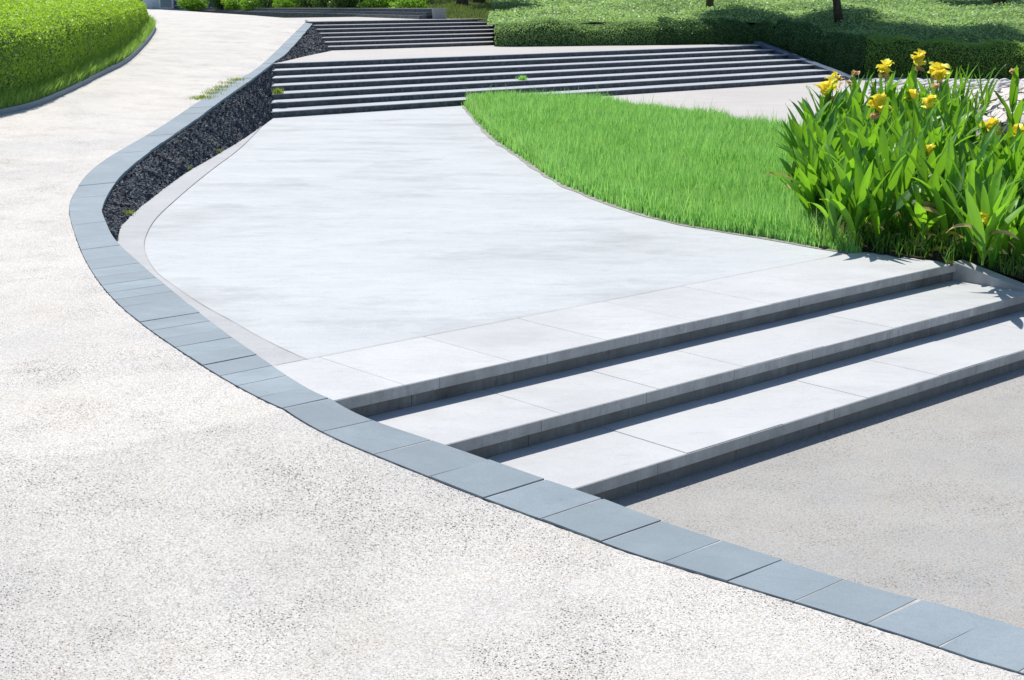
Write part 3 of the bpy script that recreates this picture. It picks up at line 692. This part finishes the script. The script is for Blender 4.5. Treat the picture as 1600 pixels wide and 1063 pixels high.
# grassy fringe at the foot
lk = spline([np.array(p) for p in LK], 10)
G = np.array([[(p[0]-.04-.34*j/6, p[1]+.08*j/6, p[2]+.03+.16*(j/6)**1.3) for j in range(7)] for p in lk])
tag(grid('ground', G, M['turf']), 'earth verge at the foot of the left hedge', 'ground', kind='structure')
pos = in_grid(G, 22000); o = blades('verge_grass', pos, RNG.uniform(.08, .30, len(pos)), RNG.uniform(.012, .024, len(pos)), M['hedge'], .8); tag(o, 'darker grass fringe at the foot of the left hedge', 'grass', kind='stuff')
mb = MB()
for i in range(len(lk)-1):
    a, b = lk[i], lk[i+1]; d = unit(np.array([b[0]-a[0], b[1]-a[1]])); nx, ny = d[1], -d[0]
    mb.prism([(a[0], a[1]), (a[0]-nx*.16, a[1]-ny*.16), (b[0]-nx*.16, b[1]-ny*.16), (b[0], b[1])], [a[2]-.1]*2+[b[2]-.1]*2, [a[2]+.09]*2+[b[2]+.09]*2)
o = mb.build('edging_kerb', M['kerbstone']); tag(o, 'narrow blue grey edging curb at the foot of the left hedge', 'kerb')
# right mounds -------------------------------------------------
FA, FB, FC_, FD = P(786,73,1.335), P(1190,68.5,1.335), P(1330,121,.495), P(1620,124,.495)
FRX = [FA[0]-.3, FA[0], FB[0], FC_[0]+.1, FD[0], 24, 40]; FRY = [FA[1]+.2, FA[1], FB[1]+.1, FC_[1]+.3, FD[1], FD[1]-1, FD[1]-2]
FTOP = [1.98, 2.0, 2.02, 1.45, 1.36, 1.3, 1.3]; FB_ = [1.335, 1.335, 1.335, .5, .5, .5, .5]
def mound(x, y):
    yf = np.interp(x, FRX, FRY); t0 = np.interp(x, FRX, FTOP); t = max(0, min(1, (y-yf)/(66-yf)))
    z = t0+(2.72-t0)*(t**.85)
    z += .42*vnoise((x, y, 3), .30)*min(1,(y-yf)/2.5 if y>yf else 0)+.09*vnoise((x, y, 0), .9)+.15*math.exp(-((x-13)**2/9+(y-52)**2/12))
    return z
xs = np.linspace(FA[0]-.5, 42, 90); ts = np.linspace(0, 1, 60)
G = np.array([[(x, np.interp(x, FRX, FRY)+.45+t*(110-np.interp(x, FRX, FRY)), mound(x, np.interp(x, FRX, FRY)+.45+t*(110-np.interp(x, FRX, FRY)))-.05) for t in ts**1.5] for x in xs])
tag(grid('hills', G, M['hill']), 'gently rising planted slope at upper right', 'hill', kind='structure')
# left wall face of slope (closing the side)
Gv = G[:, :46]
def cam_w(G, n, p=-1.6): return in_grid(G, n, p)
pos = cam_w(G, 200000, -2.2); pos[:, 2] += RNG.uniform(-.02, .14, len(pos))*(1+0*pos[:, 0])
size = .055*(pos[:, 1]/45)**.8*1.5
o = leaves('ground_cover', pos, size, M['bushr'], None, np.repeat([[0, 0, 1.]], len(pos), 0), .9, .6); tag(o, 'fine leaved ground cover blanketing the slope at upper right', 'ground cover', kind='stuff')
def seg(x0, x1, n=8, jig=0): 
    return [(x, np.interp(x, FRX, FRY)+jig+.10*vnoise((x, 7, 0), .9), np.interp(x, FRX, FB_)-.1, np.interp(x, FRX, FTOP)+.16*vnoise((x, 1, 0), .55)+.08*vnoise((x, 4, 0), 1.4)) for x in np.linspace(x0, x1, n+6)]
xm = P(1028,70,1.335)[0]
hedge_obj('clipped_hedge', seg(FA[0]-.25, xm), (.0, 1.6), 0, 'low clipped hedge standing behind the upper landing, left of the dark hedge', M['bushr'], M['core'], 26000, .05, bumpy=.09)
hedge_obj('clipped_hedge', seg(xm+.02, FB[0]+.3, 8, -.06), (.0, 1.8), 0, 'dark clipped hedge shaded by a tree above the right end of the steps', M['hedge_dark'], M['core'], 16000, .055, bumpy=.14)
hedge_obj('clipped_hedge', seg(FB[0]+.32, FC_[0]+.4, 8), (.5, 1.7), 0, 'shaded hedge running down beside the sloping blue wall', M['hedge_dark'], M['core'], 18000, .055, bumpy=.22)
hedge_obj('clipped_hedge', seg(FC_[0]+.42, FD[0]+3, 10), (.0, 1.7), 0, 'knee high hedge behind the cannas and pale rock', M['hedge'], M['core'], 32000, .055, bumpy=.20)
# ------------------------------------------------------------------ grassy bank in the far middle, backdrop planting
xs = np.linspace(-40, .3, 70); ts = np.linspace(0, 1, 30)
def far_front(x): return float(np.interp(x, [-40, -19, -15.2, -3.2, .3], [90, 80, 72.5, 52.3, 51.5]))
G = np.array([[(x, far_front(x)+t*60, 1.98+.95*(1-math.exp(-t*60/9.))*(1 if x > -8 else .8)+.05*vnoise((x, t*60, 0), .4)) for t in ts**1.6] for x in xs])
tag(grid('hills', G, M['turf']), 'grassy rise beyond the top of the steps', 'hill', kind='structure')
pos = in_grid(G[:, :14], 60000, -2); o = blades('bank_grass', pos, RNG.uniform(.05, .12, len(pos)), RNG.uniform(.02, .035, len(pos)), mat_leaf('olive lawn', (.13,.19,.05), (.26,.30,.09), None, .3, .6, .6), .7); tag(o, 'olive grass of the far rise between the trees', 'grass', kind='stuff')
# far low wall with slate ledges
wa, wb = np.array(P(655,30,2.035)[:2]), np.array(P(300,16.6,2.06)[:2])
t = empty('retaining_wall', (*wa, 2.0), 'low dark slate wall with ledges beyond the far steps', 'wall')
dirv = unit(wb-wa); nb = np.array([dirv[1], -dirv[0]]); nb = nb if nb[1] > 0 else -nb
for i, (o_, za, zc, m_) in enumerate([(0, .0, .115, M['slate_far']), (.28, .0, .225, M['slate_far']), (.56, .0, .335, M['slate_far'])]):
    mb = MB(); a0 = wa+nb*o_; b0 = wb+nb*o_; k_ = .3
    mb.prism([a0, a0+nb*.5, b0+nb*.5, b0], [1.9]*4, [2.035+zc, 2.035+zc, 2.05+zc*k_, 2.05+zc*k_]); mb.build('ledge', m_, t)
mb = MB(); a0 = wa+nb*.54; b0 = wb+nb*.54
mb.prism([a0, a0+nb*.4, b0+nb*.4, b0], [2.372, 2.372, 2.152, 2.152], [2.402, 2.402, 2.182, 2.182]); mb.build('capping', M['landing_far'], t)
mb = MB(); a1 = wa-dirv*.02+nb*.5; mb.prism([a1, a1-dirv*.10, a1-dirv*.10+nb*.5, a1+nb*.5], [1.9]*4, [2.405]*4); mb.build('end_cheek', M['landing_far'], t)
# shrubs
def shrub(x, y, z, r, h, label, m, n=2500, size=.10, group='shrubs beyond the far wall'):
    t = empty('shrub', (x, y, z), label, 'shrub', group)
    d = unit(RNG.normal(size=(n, 3))); rr = RNG.uniform(.45, 1, n)[:, None]
    bumps = np.array([1+.25*mnoise.noise(Vector((q[0]*2.3+x, q[1]*2.3+y, q[2]*2.3))) for q in d])[:, None]
    p = d*rr*bumps*np.array([[r, r, h/2]]); p[:, 2] += h*.5
    o = leaves('foliage', p, size, m, t, None, 1, .55); o.location = (0, 0, 0)
    s = MB()
    for k_ in range(4):
        a = random.uniform(0, 6.28); s.tube([(0, 0, -.1), (r*.3*math.cos(a), r*.3*math.sin(a), h*.4), (r*.6*math.cos(a), r*.6*math.sin(a), h*.75)], [.03, .02, .008], 5)
    s.build('branches', M['bark'], t, True)
    return t
m_bright = mat_leaf('bright shrub leaf', (.12,.30,.02), (.28,.45,.04), None, .35, .5, 1)
kb = {True: 0, False: 0}
for i, px in enumerate([300, 345, 372, 398, 424, 452, 482, 512, 540, 592, 640]):
    Y = far_front((px-800)/2331*65)+random.uniform(1.0, 2.0); x = (px-800)/2331*Y
    br = i in (0, 2, 3, 5, 9, 10)
    kb[br] += 1; lab = ORD[kb[br]-1]+(' bright green rounded shrub from the left behind the far slate wall' if br else ' darker green shrub from the left behind the far slate wall')
    shrub(x, Y, 2.05, .75, .75 if br else 1.3, lab, m_bright if br else M['treeleaf'])
for i in range(26):
    px = -60+i*66; Y = random.uniform(92, 100); x = (px-800)/2331*Y
    shrub(x, Y, 2.5, 2.3, 3.0, ORD[i]+' large dark shrub from the left in the thicket behind the trees', M['treeleaf'], 1500, .28, 'thicket shrubs at the back')
# ------------------------------------------------------------------ trees
def tree(x, y, z, h, r0, cr, label, lean=(0, 0), n=5000, nst=1, leafsize=.16, cz=None):
    t = empty('shade_tree', (x, y, z), label, 'tree', 'shade trees beyond the steps')
    tr = MB(); tips = []
    for s in range(nst):
        sa = random.uniform(0, 6.28) if nst == 1 else 2*math.pi*s/nst+.4; sp = 0 if nst == 1 else .35
        pts = [(0+.1*sp*math.cos(sa), .1*sp*math.sin(sa), -.2)]
        for q in (.1, .25, .4, .55):
            pts.append(((lean[0]*q+sp*q*1.6*math.cos(sa))*h*.6+random.uniform(-.05, .05), (lean[1]*q+sp*q*1.6*math.sin(sa))*h*.6, h*q))
        tr.tube(pts, [r0*1.35, r0, r0*.9, r0*.75, r0*.55], 10)
        for b in range(5):
            a = random.uniform(0, 6.28); p0 = Vector(pts[-1 if b < 3 else -2]); L = cr*random.uniform(.5, .8)
            p1 = p0+Vector((math.cos(a)*L*.5, math.sin(a)*L*.5, h*.12)); p2 = p0+Vector((math.cos(a)*L, math.sin(a)*L, h*.22))
            tr.tube([p0, p1, p2], [r0*.45, r0*.28, r0*.08], 6); tips += [p1, p2]
    tr.build('trunk', M['bark'], t, True, True)
    ctr = []
    for tp in tips: ctr.append(np.array(tp)+RNG.normal(size=3)*.3)
    cc = np.mean([np.array(q) for q in tips], axis=0)
    for _ in range(12): ctr.append(cc+unit(RNG.normal(size=3))*np.array([cr, cr, h*.22])*random.uniform(.4, .95))
    ctr = np.array(ctr); ci = RNG.integers(0, len(ctr), n)
    p = ctr[ci]+unit(RNG.normal(size=(n, 3)))*(cr*.34)*RNG.random((n, 1))**.5
    p = p[p[:, 2] > h*.42]
    leaves('crown', p, leafsize, M['treeleaf'], t, None, 1, .6).location = (0, 0, 0)
    return t
def tree_px(px, Y, z, *a, **k): return tree((px-800)/2331*Y, Y, z, *a, **k)
tree_px(1316, 50.5, 1.85, 10.0, .13, 3.5, 'slim dark trunked tree rising from the shaded ground cover above the steps', n=28000, leafsize=.24, lean=(-.35, -.25))
tree_px(1562, 62, 2.45, 8.0, .14, 2.6, 'tree with several splayed stems at the upper right corner', nst=4, n=8000)
tree_px(1110, 55, 2.30, 12.0, .12, 3.8, 'thin tree standing at the top of the slope behind the dark hedge', n=28000, leafsize=.24, lean=(0, -.30))
tree_px(1440, 66, 2.6, 8.0, .12, 1.8, 'slender tree between the shaded tree and the many stemmed one', n=6000)
tree_px(722, 58, 2.35, 7.0, .20, 1.3, 'thick trunk of the left tree of the close pair on the grassy rise', n=5000, lean=(.1, 0))
tree_px(748, 59, 2.4, 7.0, .22, 1.3, 'thick trunk of the right tree of the close pair on the grassy rise', n=5000)
tree_px(572, 62, 2.2, 7.5, .22, 2.6, 'leaning dark trunked tree behind the far slate wall', n=5000, lean=(-.15, 0))
tree_px(609, 63, 2.2, 7.5, .26, 2.6, 'straight dark trunked tree behind the right part of the far slate wall', n=5000)
# ------------------------------------------------------------------ booth and bin at the far end of the ramp
bx0, bx1, by = (222-800)/2331*74, (293-800)/2331*74, 74.0
t = empty('garden_booth', ((bx0+bx1)/2, by, 2.1), 'small pale blue booth with a glazed door at the far end of the ramp', 'booth')
M['booth'] = mat_plain('pale blue painted wall', (.45,.55,.62), .6); M['booth_dark'] = mat_plain('dark blue panel', (.05,.07,.12), .4); M['frame'] = mat_plain('white frame', (.75,.76,.78), .5)
k = N('teal glass'); k.col((.10,.22,.28)); k.rough(.08, .6); M['glass'] = k.m
def bpart(name, x0, x1, y0, y1, z0, z1, m): mb = MB(); mb.box(x0, x1, y0, y1, z0, z1); mb.build(name, m, t)
bpart('wall', bx0, bx1, by, by+2, 2.0, 4.6, M['booth'])
wpx = lambda p: (p-800)/2331*74
bpart('door_frame', wpx(247), wpx(270), by-.04, by-.002, 2.12, 4.25, M['frame'])
bpart('door_glass', wpx(250), wpx(267), by-.055, by-.042, 2.2, 4.15, M['glass'])
bpart('side_panel', wpx(271), wpx(293), by-.03, by-.002, 2.12, 3.6, M['booth_dark'])
for z in (2.25, 2.5, 2.75): bpart('panel_slat', wpx(272), wpx(283), by-.045, by-.032, z, z+.03, M['frame'])
bpart('roof', bx0-.2, bx1+.2, by-.3, by+2.2, 4.6, 4.75, M['frame'])
x, Y = (330-800)/2331*72.5, 72.5
t = empty('litter_bin', (x, Y, 2.1), 'dark blue litter bin standing behind the far wall near the booth', 'bin')
s = MB(); s.tube([(0, 0, 0), (0, 0, .1), (0, 0, .85), (0, 0, .9)], [.2, .22, .27, .29], 16); s.build('body', mat_plain('blue plastic', (.02,.07,.28), .4), t, True, True)
s = MB(); s.tube([(0, 0, .905), (0, 0, .96), (0, 0, 1.05)], [.30, .29, .12], 16); s.build('lid', mat_plain('dark blue lid', (.015,.04,.18), .4), t, True, True)
# ------------------------------------------------------------------ rock, pebbles, weeds
bm = bmesh.new(); bmesh.ops.create_icosphere(bm, subdivisions=6, radius=1)
rx, ry = 9.95, 23.2
for v in bm.verts:
    c = v.co.copy(); a = mnoise.noise(c*1.3)*.22+mnoise.noise(c*3.1)*.10+mnoise.noise(c*8)*.03
    st_ = math.floor((c.z+.25*mnoise.noise(c*2))*7)/7; c.z = c.z*.6+st_*.4
    v.co = Vector((c.x*2.0*(1+a), c.y*3.4*(1+a), c.z*1.0*(1+a)))
me = bpy.data.meshes.new('boulder'); bm.to_mesh(me); bm.free()
o = link_mesh('boulder', me, M['rock'], smooth_=True); o.location = (rx, ry+2.2, Z1+.02); tag(o, 'large pale fissured boulder at the right edge behind the cannas', 'boulder')
ps = []; mb = MB()
tmpl = bmesh.new(); bmesh.ops.create_icosphere(tmpl, subdivisions=1, radius=1); tv = [v.co.copy() for v in tmpl.verts]; tf = [tuple(v.index for v in f.verts) for f in tmpl.faces]; tmpl.free()
for _ in range(900):
    px, py = random.uniform(1365, 1640), random.uniform(128, 162); x, y, _z = P(px, py, Z1); s = random.uniform(.04, .13)
    mb.add([(x+c.x*s*1.3, y+c.y*s, Z1+.01+c.z*s*.6+s*.3) for c in tv], tf)
o = mb.build('white_pebbles', M['pebble'], smooth_=True); tag(o, 'scattered white pebbles on the pale ground behind the cannas', 'pebbles', kind='stuff')
def tuft(pts, n, h, w, label, m=None, group=None, spread=.08):
    c = np.array(pts[RNG.integers(0, len(pts))]) if False else None
    idx = RNG.integers(0, len(pts), n); base = np.array(pts)[idx]+RNG.normal(size=(n, 3))*np.array([[spread, spread, 0]])
    o = blades('grass_tuft', base, RNG.uniform(h*.4, h, n), np.full(n, w), m or M['weed'], .9); return tag(o, label, 'weed', group, 'stuff' if spread > .09 else None)
e_pts = []
for px, py in [(316,155),(322,153),(333,147),(343,142),(352,137),(362,131),(372,126)]:
    u, e = R(px, py); e_pts.append((*XY(u, e-.05), fld(u)-.01))
tuft(e_pts, 700, .10, .010, 'strip of yellowish grass growing against the ramp side of the kerb', spread=.10)
def on_px(px, py, z): return [P(px, py, z)]
tuft(on_px(434,147,.9), 120, .16, .015, 'yellow green weed at the left end of the dark steps', spread=.045)
tuft(on_px(816,127,.83), 100, .18, .015, 'small green weed on the dark steps behind the lawn tip', M['grass'], spread=.05)
for px, py, lab in [(201,332,'yellowish weed at the narrow tip of the slate bank'), (294,262,'loose green weed in the middle of the slate bank'), (342,236,'pale weed at the foot of the slate bank near the dark steps')]:
    x, y, _ = P(px, py, .53); tuft([(x, y, .51)], 45, .07, .007, lab, spread=.03)
print('objects', len(bpy.data.objects), 'polys', sum(len(m.polygons) for m in bpy.data.meshes))
